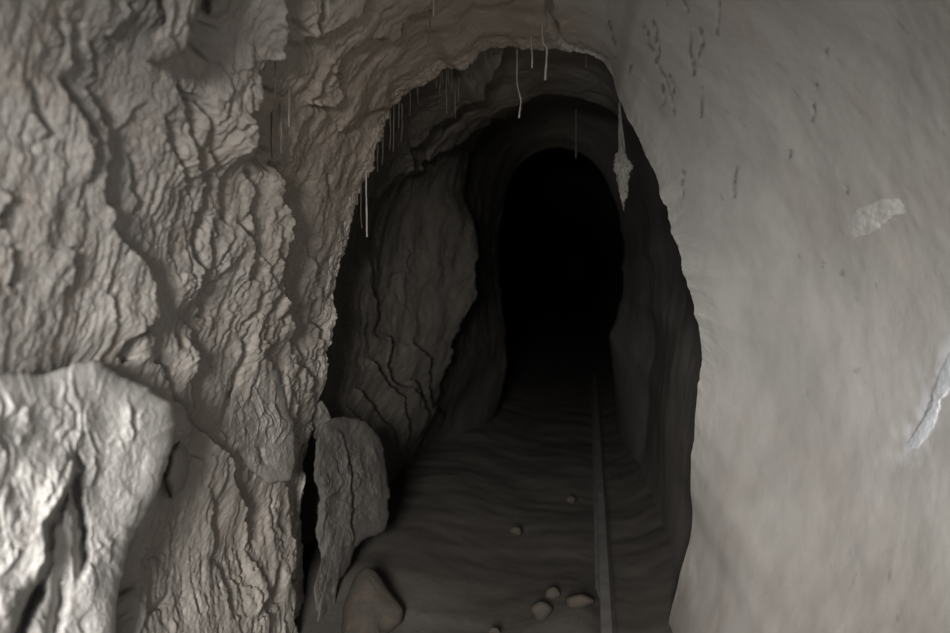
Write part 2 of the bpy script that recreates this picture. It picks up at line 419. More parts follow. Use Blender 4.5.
M = {}
M['shell'] = shell_mat()
M['floor'] = rock_mat('dusty_floor_earth', (.056, .050, .044), (.078, .071, .062), (.054, .05, .046), scale=3.0, bump=.25, fine=60)
M['boulder'] = rock_mat('grey_boulder_rock', (.365, .355, .34), (.43, .418, .402), (.375, .35, .325), scale=4, bump=.35)
M['slab'] = rock_mat('grey_slab_rock', (.215, .20, .182), (.275, .258, .238), (.24, .205, .176), scale=5)
M['inner_shade'] = rock_mat('shaded_grey_rock', (.062, .058, .053), (.085, .079, .072), (.075, .064, .053), scale=5)  # shade put into the colour, for the split rock and the far wall
M['stone'] = rock_mat('brown_stone', (.036, .031, .026), (.052, .045, .037), (.06, .04, .026), scale=6)  # shade at the wall foot is put into this colour
M['crust'] = rock_mat('white_mineral_crust', (.47, .457, .438), (.54, .527, .508), None, scale=9, bump=.3)
M['chalk'] = rock_mat('bluish_white_mineral', (.47, .485, .515), (.58, .595, .63), None, scale=14, bump=.4)
M['root'] = rock_mat('dusty_root', (.27, .25, .22), (.36, .335, .30), None, scale=20, bump=.2)
M['rootdark'] = rock_mat('dark_dusty_root', (.085, .076, .066), (.13, .117, .10), None, scale=20, bump=.2)
M['web'] = rock_mat('dusty_cobweb', (.13, .122, .11), (.185, .174, .158), None, scale=20, bump=.3)
M['iron'] = rock_mat('dusty_iron', (.085, .082, .078), (.125, .12, .114), (.10, .082, .066), scale=7, bump=.15)

# ------------------------------------------------------------------ mesh helpers
def mesh_obj(name, co, faces, mat, normals=None, parent=None):
    me = bpy.data.meshes.new(name)
    co = np.ascontiguousarray(co, np.float32)
    faces = np.ascontiguousarray(faces, np.int32)
    n = len(faces); k = faces.shape[1]
    me.vertices.add(len(co)); me.vertices.foreach_set('co', co.ravel())
    me.loops.add(n * k); me.loops.foreach_set('vertex_index', faces.ravel())
    me.polygons.add(n); me.polygons.foreach_set('loop_start', np.arange(0, n * k, k, dtype=np.int32))
    me.polygons.foreach_set('use_smooth', np.ones(n, bool))
    me.update(calc_edges=True)
    if normals is not None:
        me.normals_split_custom_set_from_vertices(normals.tolist())
    me.materials.append(mat)
    o = bpy.data.objects.new(name, me); C.objects.link(o)
    if parent: o.parent = parent
    return o

def tag(o, label=None, cat=None, group=None, kind=None):
    if label: o['label'] = label
    if cat: o['category'] = cat
    if group: o['group'] = group
    if kind: o['kind'] = kind
    return o

def recentre(o):
    """origin at the thing's base"""
    me = o.data
    co = np.zeros(len(me.vertices) * 3, np.float32); me.vertices.foreach_get('co', co); co = co.reshape(-1, 3)
    c = np.array([(co[:, 0].min() + co[:, 0].max()) / 2, (co[:, 1].min() + co[:, 1].max()) / 2, co[:, 2].min()], np.float32)
    me.vertices.foreach_set('co', (co - c).ravel()); me.update()
    o.location = Vector(c.tolist())
    return o

# ------------------------------------------------------------------ tunnel shell
def floor_height(x, y):
    h = 0.035 * fbm(x * 1.4, y * 1.4, 5.5, 3) + 0.005 * fbm(x * 5, y * 5, 2.5, 2)
    h = h + 0.10 * smooth(-.25, -.75, x) * smooth(3.0, 3.6, y)           # spoil banked against the left wall
    h = h + 0.05 * np.exp(-((x + .02) / .16) ** 2 - ((y - 3.35) / .35) ** 2)   # low heap beside the rail
    h = h - 0.02 * np.exp(-((x - .16) / .10) ** 2)
    h = h + 0.07 * smooth(.28, .46, x) * (y > 2.5)
    return h

def build_shell():
    dth = []
    def seg(a, b, step): dth.append(np.radians(np.arange(a, b, step)))
    seg(-78, -40, 0.5); seg(-40, 62, 0.28); seg(62, 92, 0.2); seg(92, 140, .16); seg(140, 236, 0.125); seg(236, 262, 0.4)
    th = np.concatenate(dth)
    ys = np.concatenate([np.linspace(-0.6, 0.5, 16)[:-1], np.linspace(0.5, 1.05, 50)[:-1],
                         1 / np.linspace(1 / 1.05, 1 / 3.18, 500)[:-1], np.linspace(3.18, 3.34, 60)[:-1], np.linspace(3.34, 3.9, 60)[:-1],
                         1 / np.linspace(1 / 3.9, 1 / 7.2, 190)[:-1], np.linspace(7.2, 8.0, 40)[:-1], np.geomspace(8.0, 80, 60)])
    TH, Y = np.meshgrid(th, ys, indexing='ij')
    R = base_R(TH, Y)
    cs, sn = np.cos(TH), np.sin(TH)
    X = R * cs; Z = CAMZ + R * sn
    P = np.stack([X, Y, Z], -1)
    px, py = project(P.reshape(-1, 3)); px = px.reshape(Y.shape).astype(np.float32); py = py.reshape(Y.shape).astype(np.float32)
    # ---- broad and fine relief
    S = (TH * 0.85).astype(np.float32)         # metres round the section
    Yf = Y.astype(np.float32); Xf = X.astype(np.float32); Zf = Z.astype(np.float32)
    deg = np.degrees(TH)
    leftness = smooth(100, 140, deg) * 1.0
    rightness = 1 - smooth(70, 95, deg)
    roof = 1 - np.clip(leftness + rightness, 0, 1)
    fwd = smooth(0.2, .9, Y)
    disp = np.zeros(Y.shape, np.float32)
    big = fbm(Xf * 2.1, Yf * 2.1, Zf * 2.1, 3)
    rough_left = 0.035 * big + 0.020 * fbm(Xf * 7, Yf * 7, Zf * 4, 3)
    # flakes: bedding breaks running down the wall
    wv = 0.55 * perlin(Yf * 2.2, Zf * 2.2, 1.3) + 0.40 * perlin(Yf * 6, Zf * 5.5, 7.7) + 0.22 * perlin(Yf * 17, Zf * 15, 4.2) + .10 * perlin(Yf * 40, Zf * 36, 2.2)
    sl = Yf + 0.10 * Zf
    m1 = smooth(-.05, .35, perlin(Yf * 3.1, Zf * 2.3, 11.5))
    m2 = smooth(-.05, .35, perlin(Yf * 5.5, Zf * 5.5, 21.5))
    m3 = smooth(-.10, .40, perlin(Yf * 9.7, Zf * 8.3, 31.5))
    near_calm = .45 + .55 * smooth(1.5, 2.2, Yf)
    fl = 0.012 * m1 * sawflake(sl * 5.5 + 1.1 * wv) + 0.012 * near_calm * m2 * sawflake(sl * 12 + 2.3 * wv + .4, .12) + 0.0085 * near_calm * m3 * sawflake(sl * 26 + 4.4 * wv + .2, .2)
    streak = np.maximum(0, perlin(Yf * 75 + 3 * wv, Zf * 9, Xf * 20)) * smooth(-.1, .4, perlin(Yf * 5, Zf * 4, 41.5))
    pits = smooth(.25, .6, perlin(Yf * 48, Zf * 40, 6.6)) * smooth(0, .4, perlin(Yf * 8, Zf * 8, 51.5))
    grain = 0.0060 * fbm(Yf * 50, Zf * 26, Xf * 30, 4, .65) + 0.0040 * fbm(Yf * 130, Zf * 80, Xf * 90, 3, .65) - .008 * streak - .005 * pits
    nearL = smooth(1.25, 2.2, Y)
    disp += leftness * (rough_left + fl * (0.35 + 0.65 * nearL) * (0.55 + .42 * np.minimum(Yf, 3.2)) * (1 - .82 * smooth(3.3, 3.5, Y)) * (.72 - .22 * smooth(1.9, 2.4, Y)) * (1 - .80 * smooth(2.3, 2.8, Y) * (1 - smooth(165, 195, deg))) + grain * (0.6 + 0.4 * nearL))
    disp += roof * (0.025 * big + 0.008 * fbm(Xf * 9, Yf * 9, Zf * 9, 4) + 0.0025 * fbm(Xf * 40, Yf * 40, Zf * 40, 3))
    disp += rightness * (0.012 * big + 0.005 * fbm(Xf * 6, Yf * 6, Zf * 6, 3) + 0.0007 * fbm(Yf * 34, Zf * 34, Xf * 34, 3))
    disp *= fwd * (1 - smooth(7.0, 8.0, Y) * .5)
    # ragged lip
    e = np.exp(-((Y - LIP_Y) / .12) ** 2)
    disp += e * (leftness + roof) * 0.042 * fbm(TH * 8, Yf * 3, 3.3, 5, .62)
    disp += e * rightness * 0.012 * fbm(TH * 7, Yf * 3, 3.3, 5, .6)
    # keep the lip itself where it was traced
    # ---- traced ledges
    wx, wy = warp(px, py)
    sel = (Y > .5) & (Y < 3.4)
    k = np.zeros(Y.shape, np.float32)
    tmp = ledges(wx[sel], wy[sel], [f for f in near_feats if not f.get('groove')], Yf[sel])
    k[sel] += tmp
    wx2, wy2 = warp(px, py, .45)
    k[sel] += ledges(wx2[sel], wy2[sel], [f for f in near_feats if f.get('groove')], Yf[sel])
    sel = (Y > 3.3) & (Y < 7.5)
    k[sel] += ledges(wx[sel], wy[sel], deep_feats, Yf[sel])
    fade = 1 - smooth(3.20, 3.31, Y) * (1 - smooth(3.31, 3.4, Y)) * .6
    disp += k * fade
    # dirt in the cracks of the right wall
    dirt = np.zeros(Y.shape, np.float32)
    sel = (Y > .8) & (Y < 3.3) & (deg < 95)
    pxs, pys = wx2[sel], wy2[sel]
    dsum = np.zeros(pxs.shape, np.float32)
    for L in STAIN_LINES:
        d, s, t = seg_dist(pxs, pys, L)
        dsum = np.maximum(dsum, .65 * np.exp(-(d / 1.7) ** 2) * smooth(-.3, .25, perlin(pxs / 4, pys / 7, 2.0)))
    spots = smooth(.60, .75, perlin(Yf[sel] * 45, Zf[sel] * 45, 5.5)) * smooth(.15, .4, perlin(Yf[sel] * 4, Zf[sel] * 4, 9.5)) * .35
    dirt[sel] = np.clip(np.maximum(dsum, spots), 0, .85)
    chalk = np.zeros(Y.shape, np.float32)
    dd, ss, tt = seg_dist(wx[sel], wy[sel], [(968, 325), (945, 360), (930, 400), (908, 450)])
    chalk[sel] = np.exp(-(dd / 15) ** 2) * smooth(-.35, .35, fbm(Yf[sel] * 22, Zf[sel] * 22, Xf[sel] * 22, 4)) * .55
    R2 = R - disp
    P = np.stack([R2 * cs, Y, CAMZ + R2 * sn], -1)
    nz = 14 * fbm(Xf * 4, Yf * 3, Zf * 4, 3)
    pale = (1 - smooth(78, 100, deg + nz)).astype(np.float32)
    rib_shade = (.8 * smooth(5.66, 5.95, Y + nz * .006) * smooth(95, 125, deg)).astype(np.float32)      # near-black painted past the last rib, in place of shade there
    splash = (pale * smooth(1.05, .35, P[..., 2]) * (.48 + .5 * smooth(-.25, .35, fbm(Yf * 3, Zf * 3, Xf * 3, 4)))).astype(np.float32)   # mud splashed up from the floor
    inner_shade = ((.90 - .12 * smooth(80, 40, deg) - .5 * smooth(135, 110, deg) * smooth(30, 70, deg)) * smooth(3.30, 3.42, Y + nz * .002)).astype(np.float32)      # shade of the inner chamber, painted into the rock colour
    brown = (smooth(1.6, 2.9, Y + nz * .03) * (0.35 + .65 * (1 - smooth(140, 185, deg + nz)))).astype(np.float32)
    # ---- full-grid normals
    du = np.gradient(P, axis=0); dv = np.gradient(P, axis=1)
    N = np.cross(du, dv); N /= np.maximum(np.linalg.norm(N, axis=-1, keepdims=True), 1e-9)
    inward = -(P[..., 0] * N[..., 0] + (P[..., 2] - CAMZ) * N[..., 2])
    if np.median(inward) < 0: N = -N; rev = True
    else: rev = False
    parts = [('wall_right', -78, 92, 'right'), ('ceiling', 92, 140, 'roof'), ('wall_left', 140, 262, 'left')]
    fh = floor_height(P[..., 0], P[..., 1])
    for name, a, b, mat in parts:
        i0 = max(np.searchsorted(deg[:, 0], a - 1e-6) - (1 if a > -78 else 0), 0); i1 = np.searchsorted(deg[:, 0], b - 1e-6)
        sub = P[i0:i1]; nn = N[i0:i1]
        n0, n1 = sub.shape[:2]
        ids = np.arange(n0 * n1).reshape(n0, n1)
        q = np.stack([ids[:-1, :-1], ids[1:, :-1], ids[1:, 1:], ids[:-1, 1:]], -1).reshape(-1, 4)
        if rev: q = q[:, ::-1]
        zz = (sub[..., 2] - fh[i0:i1]).ravel()
        q = q[(zz[q] > -0.12).any(1)]
        used = np.unique(q); mp = np.full(n0 * n1, -1); mp[used] = np.arange(len(used))
        o = mesh_obj(name, sub.reshape(-1, 3)[used], mp[q], M['shell'], nn.reshape(-1, 3)[used])
        o['kind'] = 'structure'
        for an, arr in (('dirt', dirt), ('brown', brown), ('pale', pale), ('chalk', chalk), ('inner_shade', inner_shade), ('splash', splash), ('rib_shade', rib_shade)):
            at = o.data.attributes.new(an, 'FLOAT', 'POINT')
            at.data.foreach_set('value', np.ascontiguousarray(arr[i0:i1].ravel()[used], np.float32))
    return P, th, ys

GRID, GTH, GYS = build_shell()

# floor
xs = np.concatenate([np.linspace(-2.4, -1.3, 20)[:-1], np.linspace(-1.3, .8, 360)[:-1], np.linspace(.8, 2.4, 20)])
yy = np.concatenate([np.linspace(-0.9, 2.8, 40)[:-1], 1 / np.linspace(1 / 2.8, 1 / 9.0, 420)[:-1], np.geomspace(9.0, 80, 40)])
XX, YY = np.meshgrid(xs, yy, indexing='ij')
HH = floor_height(XX, YY) + 0.0016 * fbm(XX * 26, YY * 14, 1.5, 3) * (YY > 2)
ids = np.arange(XX.size).reshape(XX.shape)
q = np.stack([ids[:-1, :-1], ids[1:, :-1], ids[1:, 1:], ids[:-1, 1:]], -1).reshape(-1, 4)
o = mesh_obj('floor', np.stack([XX, YY, HH], -1).reshape(-1, 3), q, M['floor']); o['kind'] = 'structure'
# far end of the drive
v = [(-2.6, 79.5, -.3), (2.6, 79.5, -.3), (2.6, 79.5, 3.6), (-2.6, 79.5, 3.6), (-2.6, 79.9, -.3), (2.6, 79.9, -.3), (2.6, 79.9, 3.6), (-2.6, 79.9, 3.6)]
o = mesh_obj('wall_back', np.array(v), np.array([(0, 1, 2, 3), (7, 6, 5, 4), (0, 4, 5, 1), (1, 5, 6, 2), (2, 6, 7, 3), (3, 7, 4, 0)]), M['inner_shade']); o['kind'] = 'structure'

# ------------------------------------------------------------------ rocks with their own outline, distance and thickness
def resample(poly, n):
    L = np.asarray(poly + [poly[0]], float)
    d = np.concatenate([[0], np.cumsum(np.hypot(*(L[1:] - L[:-1]).T))])
    t = np.linspace(0, d[-1], n, endpoint=False)
    return np.stack([np.interp(t, d, L[:, 0]), np.interp(t, d, L[:, 1])], -1)

def soften(O, n):
    for _ in range(n): O = (np.roll(O, 1, 0) + 2 * O + np.roll(O, -1, 0)) / 4
    return O

def rock(name, poly, d0, gx=0., gy=0., front=.10, backt=.10, mat='slab', feats=(), rough=1.0, p=2.2, ctr=None, na=220, nq=80, edge=1.0, seed=0.0, shift=(0, 0), soft=.02):
    """closed lump: outline at its own distance d0, bulging front and back by real thicknesses"""
    O = soften(resample(poly, na), max(2, int((na / len(poly)) ** 2 * soft)))
    ctr = np.array(ctr if ctr is not None else O.mean(0), float)
    # ragged outline
    jit = 2.2 * edge * fbm(O[:, 0] / 14, O[:, 1] / 14, seed + 3.3, 3, .6)
    dirv = O - ctr; dirv /= np.linalg.norm(dirv, axis=1)[:, None]
    O = O + dirv * jit[:, None]
    q = 1 - (1 - np.linspace(0, 1, nq)) ** 1.5
    pxs = ctr[0] + q[None] * (O[:, None, 0] - ctr[0]); pys = ctr[1] + q[None] * (O[:, None, 1] - ctr[1])
    D0 = d0 + gx * (pxs - ctr[0]) + gy * (pys - ctr[1])
    prof = (1 - np.clip(q, 0, 1) ** p) ** (1 / p)
    prof = np.broadcast_to(prof[None], pxs.shape)
    wx, wy = warp(pxs, pys, .7)
    sc = d0 / F
    mx, my = pxs * sc, pys * sc                     # metres across
    nz = 0.30 * front * fbm(mx * 6 + seed, my * 6, seed, 3) + rough * (0.012 * fbm(mx * 16 + seed, my * 11, 2.0 + seed, 3) + 0.004 * fbm(mx * 60 + seed, my * 32, seed, 4, .6))
    nw = perlin(mx * 9 + seed, my * 6, seed + 1) * .5 + .3 * perlin(mx * 25, my * 16, seed + 5)
    nz = nz + rough * (0.010 * smooth(-.1, .35, perlin(mx * 8, my * 8, 4.4 + seed)) * sawflake(mx * 16 + my * 2 + 2.2 * nw) + .007 * smooth(-.1, .35, perlin(mx * 13, my * 13, 9.4 + seed)) * sawflake(mx * 34 - my * 3 + 4 * nw) + .004 * fbm(mx * 90, my * 60, seed + 3, 3, .65))
    nz = nz + ledges(wx.astype(np.float32), wy.astype(np.float32), list(feats))
    k = smooth(0, .30, 1 - q)[None]
    Df = D0 - front * prof - nz * (0.25 + .75 * k)
    Db = D0 + backt * prof
    Pf = CAM + ray(pxs + shift[0], pys + shift[1]) * Df[..., None]
    Pb = CAM + ray(pxs + shift[0], pys + shift[1]) * Db[..., None]
    # rows: centre-front ... rim ... centre-back
    rows = np.concatenate([Pf, Pb[:, ::-1][:, 1:]], 1)
    n1 = rows.shape[1]
    ids = np.arange(na * n1).reshape(na, n1)
    nxt = np.roll(ids, -1, axis=0)
    f = np.stack([ids[:, :-1], ids[:, 1:], nxt[:, 1:], nxt[:, :-1]], -1).reshape(-1, 4)
    o = mesh_obj(name, rows.reshape(-1, 3), f, M[mat])
    import bmesh
    bm = bmesh.new(); bm.from_mesh(o.data)
    bmesh.ops.remove_doubles(bm, verts=bm.verts, dist=1e-6)
    bmesh.ops.recalc_face_normals(bm, faces=bm.faces)
    for fc in bm.faces: fc.smooth = True
    bm.to_mesh(o.data); bm.free()
    recentre(o)
    return o

def wall_d(px, py): return surf(px, py)[1]

ROCKS = []
def add_rock(label, cat, group=None, off=None, g=.8, tilt=0., **kw):
    if off is not None:
        c = kw.get('ctr') or tuple(np.mean(kw['poly'], 0))
        e = 14
        d0 = wall_d(*c)
        kw['d0'] = d0 - off
        kw['gx'] = g * (wall_d(c[0] + e, c[1]) - wall_d(c[0] - e, c[1])) / (2 * e)
        kw['gy'] = g * (wall_d(c[0], c[1] + e) - wall_d(c[0], c[1] - e)) / (2 * e) + tilt
    o = rock(**kw); tag(o, label, cat, group); ROCKS.append(o); return o

add_rock('big pale grey boulder jutting from the foot of the rough wall', 'boulder', name='boulder',
         poly=[(-70, 384), (-20, 377), (0, 374), (20, 372), (40, 375), (54, 371), (68, 368), (75, 361), (92, 360), (105, 363), (120, 375), (140, 383), (160, 395), (171, 405), (176, 422), (173, 440), (168, 462), (160, 490), (142, 520), (127, 550), (123, 575), (117, 592), (114, 670), (-70, 670)],
         off=.075, g=.74, tilt=.0001, front=.09, backt=.12, mat='boulder', ctr=(60, 490), seed=2.1, p=3.0, na=520, nq=190, rough=1.1, edge=2.2, soft=.01,
         feats=[dict(l=[(66, 430), (72, 448), (75, 466), (72, 482), (62, 497), (52, 514), (46, 524), (46, 545), (46, 562), (38, 582), (26, 598), (14, 625), (6, 660)], A=.06, w=40, B=.022, w2=10, s=2.5, G=.025, e=(.3, .0)),
                dict(l=[(78, 462), (79, 480), (81, 520), (81, 560), (78, 590)], A=.075, w=4.5, groove=1, e=(.25, .25)),
                dict(l=[(44, 568), (37, 590), (24, 608), (14, 650)], A=.07, w=8, groove=1, e=(.3, .0)),
                dict(l=[(66, 548), (60, 585), (52, 650)], A=.06, w=6, groove=1, e=(.3, .0)),
                dict(l=[(84, 470), (80, 462), (70, 452)], A=.03, w=4, groove=1, e=(.3, .3)),
                dict(l=[(130, 405), (136, 428), (134, 445)], A=.012, w=8, e=(.2, .2)),
                dict(l=[(80, 428), (78, 442), (76, 455)], A=.012, w=8), dict(l=[(94, 452), (97, 470), (92, 490)], A=.014, w=8),
                dict(l=[(28, 405), (28, 418), (26, 425)], A=.008, w=8), dict(l=[(150, 400), (146, 410), (140, 418)], A=.008, w=8),
                dict(l=[(165, 455), (163, 475), (152, 500), (144, 516)], A=.02, w=14), dict(l=[(142, 492), (137, 520), (128, 545)], A=.018, w=12),
                dict(l=[(117, 540), (112, 555), (108, 565)], A=.014, w=10), dict(l=[(104, 545), (98, 550), (88, 552)], A=.010, w=8, side=-1),
                dict(l=[(18, 545), (14, 560), (2, 574)], A=.016, w=12), dict(l=[(14, 590), (12, 606), (4, 620)], A=.012, w=10),
                dict(l=[(50, 480), (54, 492), (46, 505)], A=.012, w=8)])
add_rock('small angular rock wedged beside the big pale boulder', 'rock', name='wedged_rock',
         poly=[(170, 452), (180, 438), (188, 450), (190, 472), (184, 488), (172, 500), (165, 480)], off=.05, g=.8, front=.08, backt=.08, p=2.2, soft=.02, rough=.7, mat='slab', na=120, nq=40, seed=4.0)
add_rock('upright oval slab leaning in the middle of the rough wall', 'rock slab', name='rock_slab',
         poly=[(262, 362), (279, 372), (285, 396), (291, 416), (296, 441), (295, 462), (291, 482), (270, 484), (250, 470), (236, 452), (227, 430), (231, 391), (240, 372)],
         off=.05, g=.75, front=.05, backt=.08, mat='slab', seed=3.0, p=3.0, rough=1.4, edge=2.0, na=300, nq=120, feats=[dict(l=[(262, 445), (259, 456), (262, 466)], A=.02, w=3, groove=1), dict(l=[(268, 405), (262, 416), (256, 425)], A=.01, w=7), dict(l=[(254, 385), (258, 395)], A=.008, w=5), dict(l=[(276, 400), (282, 418), (283, 430)], A=.010, w=8)])
add_rock('split rock mass at the corner where rough wall meets dark passage', 'rock slab', name='split_rock',
         poly=[(316, 442), (326, 424), (338, 416), (352, 418), (367, 423), (377, 432), (384, 446), (389, 483), (389, 517), (381, 533), (364, 541), (355, 549), (350, 565), (340, 580), (334, 604), (330, 650), (312, 650), (317, 615), (313, 590), (321, 560), (315, 530), (320, 500), (313, 475)],
         d0=3.55, gx=.007, front=.06, backt=.07, mat='inner_shade', seed=5.0, ctr=(347, 490), p=4.0, rough=1.4, edge=2.0, soft=.01, na=320, nq=120,
         feats=[dict(l=[(340, 425), (345, 440), (351, 462), (351, 490), (353, 515), (354, 545)], A=.035, w=12, e=(.1, .02)),
                dict(l=[(337, 436), (341, 446), (338, 452)], A=.01, w=5), dict(l=[(364, 445), (362, 465), (366, 480)], A=.01, w=7), dict(l=[(375, 440), (380, 470), (382, 500)], A=.012, w=8)])
add_rock('small flaked nub of rock on the wall edge above the split rock', 'rock', name='flaked_rock',
         poly=[(307, 432), (306, 418), (312, 406), (322, 400), (328, 410), (333, 421), (332, 431), (316, 440)], off=.06, g=.6, front=.03, backt=.06, mat='slab', na=140, nq=40, seed=6.0,
         feats=[dict(l=[(312, 412), (308, 424), (311, 433)], A=.012, w=4), dict(l=[(321, 408), (318, 422)], A=.01, w=5)])
add_rock('pale jagged chunk of rock overhanging near the top edge of rough wall', 'rock', name='overhanging_rock',
         poly=[(150, -22), (162, 0), (166, 23), (154, 33), (152, 48), (144, 61), (160, 63), (177, 57), (187, 51), (189, 44), (197, 38), (191, 26), (199, 12), (203, -5), (203, -22)],
         off=.13, g=.6, front=.05, backt=.16, mat='slab', seed=11.0, p=4.0, rough=1.3, soft=.01, ctr=(178, 14), feats=[dict(l=[(168, 30), (176, 40), (180, 52)], A=.01, w=6), dict(l=[(185, 24), (180, 30), (176, 36)], A=.01, w=8)])
add_rock('smaller rounded chunk of rock high beside the overhanging jagged one', 'rock', name='overhanging_rock',
         poly=[(207, -20), (206, 8), (208, 17), (217, 20), (228, 13), (232, 0), (236, -20)], off=.07, g=.7, front=.05, backt=.08, mat='slab', na=120, nq=40, seed=12.0)
# loose stones on the floor
def floor_d(px, py, z=0.0):
    r = ray(px, py); return (z - CAMZ) / r[2]
add_rock('largest loose stone, pointed and brown, on the floor at the wall foot', 'stone', name='floor_stone',
         poly=[(366, 565), (377, 572), (389, 590), (404, 609), (402, 622), (388, 634), (380, 660), (345, 665), (341, 630), (343, 605), (354, 578)], d0=3.28, gy=-.0018, front=.08, backt=.10, mat='stone', rough=.35, na=180, nq=60, seed=14.0, edge=.5, p=1.9, ctr=(370, 608))
for (lab, cx, cy, w, h, s) in [('brown knobbly stone standing beside the rail, above the flat one', 552, 594, 8, 8, 1.), ('flat stone lying right against the rail', 578, 602, 15, 8, 2.),
                            ('rounded stone half buried below the knobbly one beside the rail', 541, 612, 11, 10, 3.), ('tiny stone on the dark floor far along the rail', 571, 500, 5, 4, 4.),
                            ('small sharp stone on the open dark floor', 516, 531, 6, 5, 5.), ('small stone at the bottom edge in the floor dust', 494, 631, 6, 5, 6.)]:
    pts = [(cx + w * math.cos(a) * (1 + .22 * math.sin(3 * a + s)), cy + h * math.sin(a) * (1 + .2 * math.cos(2 * a + s))) for a in np.linspace(0, 2 * math.pi, 14, endpoint=False)]
    d = float(floor_d(cx, cy + h * .6, .03))
    add_rock(lab, 'stone', name='floor_stone', poly=pts, d0=d, front=w * d / F * .8, backt=w * d / F * .8, mat='stone', rough=.25, na=96, nq=30, seed=20 + s, edge=.4, soft=.5)

# ------------------------------------------------------------------ mineral crusts on the smooth wall
def grid_R_at(px, py):
    """distance along the sight line at which it meets the built right wall"""
    P, ds = surf(px, py)
    th = math.atan2(P[2] - CAMZ, P[0])
    i = int(np.clip(np.searchsorted(GTH, th), 1, len(GTH) - 1)); j = int(np.clip(np.searchsorted(GYS, P[1]), 1, len(GYS) - 1))
    g = GRID[i, j]
    f = np.hypot(g[0], g[2] - CAMZ) / np.hypot(P[0], P[2] - CAMZ)
    return ds * f

def crust(name, poly, mat, h, label, cat, seed, na=240, nq=60, jag=4.0):
    O = resample(poly, na); c = O.mean(0)
    dirv = O - c; ln = np.linalg.norm(dirv, axis=1)
    O = O + dirv / ln[:, None] * (jag * fbm(O[:, 0] / 11, O[:, 1] / 11, seed, 5, .65))[:, None]
    q = np.linspace(0, 1, nq)
    pxs = c[0] + q[None] * (O[:, None, 0] - c[0]); pys = c[1] + q[None] * (O[:, None, 1] - c[1])
    D = np.zeros(pxs.shape)
    for i in range(0, na, 6):
        for j in range(0, nq, 4):
            D[i, j] = grid_R_at(pxs[i, j], pys[i, j])
    sel = D > 0
    Am = np.stack([np.ones(sel.sum()), pxs[sel], pys[sel]], -1)
    cf = np.linalg.lstsq(Am, 1 / D[sel], rcond=None)[0]
    D = 1 / (cf[0] + cf[1] * pxs + cf[2] * pys)
    prof = np.clip((1 - q[None]) / .45, 0, 1) ** .7
    bump = h * (prof * (1.0 + 1.0 * fbm(pxs / 13, pys / 13, seed + 2, 3, .5)) - .25)
    Pf = CAM + ray(pxs, pys) * (D - bump - .002)[..., None]; Pb = CAM + ray(pxs, pys) * (D + .012)[..., None]
    rows = np.concatenate([Pf, Pb[:, ::-1]], 1)
    n1 = rows.shape[1]; ids = np.arange(na * n1).reshape(na, n1); nxt = np.roll(ids, -1, axis=0)
    f = np.stack([ids[:, :-1], ids[:, 1:], nxt[:, 1:], nxt[:, :-1]], -1).reshape(-1, 4)
    o = mesh_obj(name, rows.reshape(-1, 3), f, M[mat])
    import bmesh
    bm = bmesh.new(); bm.from_mesh(o.data); bmesh.ops.remove_doubles(bm, verts=bm.verts, dist=1e-6); bmesh.ops.recalc_face_normals(bm, faces=bm.faces)
    for fc in bm.faces: fc.smooth = True
    bm.to_mesh(o.data); bm.free()
    recentre(o); tag(o, label, cat); return o

crust('mineral_crust', [(843, 236), (846, 222), (858, 208), (872, 203), (884, 198), (900, 197), (910, 203), (906, 213), (892, 217), (880, 228), (868, 234), (858, 236), (848, 246)], 'crust', .008,
      'pale lumpy mineral crust standing proud of the smooth wall', 'mineral crust', 2.0)
crust('calcite_streak', [(962, 340), (948, 356), (939, 374), (932, 395), (925, 416), (912, 438), (903, 450), (906, 457), (918, 448), (930, 432), (938, 416), (944, 398), (960, 376)], 'chalk', .006,
      'bluish white streak of calcite running down the smooth wall', 'mineral deposit', 5.0, jag=9.0)

# ------------------------------------------------------------------ the rail
def rail():
    w = [(-.036, 0), (.036, 0), (.036, .007), (.010, .013), (.006, .018), (.006, .048), (.021, .055), (.0215, .068), (.018, .073), (-.018, .073), (-.0215, .068), (-.021, .055), (-.006, .048), (-.006, .018), (-.010, .013), (-.036, .007)]
    n = 80; ysr = np.linspace(2.6, 11, n)
    co = []; k = len(w)
    for y in ysr:
        x0 = .118 + (y - 3.2) * .0165; z0 = -.008 + .004 * math.sin(y * 1.7)
        for (a, b) in w: co.append((x0 + a, y, z0 + b))
    f = [(i * k + j, i * k + (j + 1) % k, (i + 1) * k + (j + 1) % k, (i + 1) * k + j) for i in range(n - 1) for j in range(k)]
    o = mesh_obj('rail', np.array(co), np.array(f), M['iron'])
    o.data.polygons.foreach_set('use_smooth', np.zeros(len(f), bool))
    recentre(o)
    tag(o, 'dusty iron rail running along the floor into the dark passage', 'rail')
rail()

# ------------------------------------------------------------------ hanging roots
def tube(pts, r0, r1, sides=6, sub=6, wob=.0012, seed=0):
    pts = np.asarray(pts, float)
    t = np.linspace(0, len(pts) - 1, (len(pts) - 1) * sub + 1)
    P = np.stack([np.interp(t, np.arange(len(pts)), pts[:, i]) for i in range(3)], -1)
    for i in range(len(P)):
        v = mnoise.noise_vector(Vector((P[i][2] * 30 + seed, seed, 0)))
        P[i] += np.array([v[0], v[1], 0]) * wob
    n = len(P); co = []
    for i in range(n):
        u = i / (n - 1)
        r = (r0 + (r1 - r0) * u) * (1 + .35 * mnoise.noise(Vector((P[i][2] * 45, seed, 2.2))))
        for j in range(sides):
            a = 2 * math.pi * j / sides
            co.append(P[i] + np.array([math.cos(a) * r, math.sin(a) * r, 0]))
    f = [(i * sides + j, i * sides + (j + 1) % sides, (i + 1) * sides + (j + 1) % sides, (i + 1) * sides + j) for i in range(n - 1) for j in range(sides)]
    return np.array(co), np.array(f)

def built_d(px, py):
    """distance to the first built wall surface on a sight line (nearest grid point)"""
    return grid_R_at(px, py)

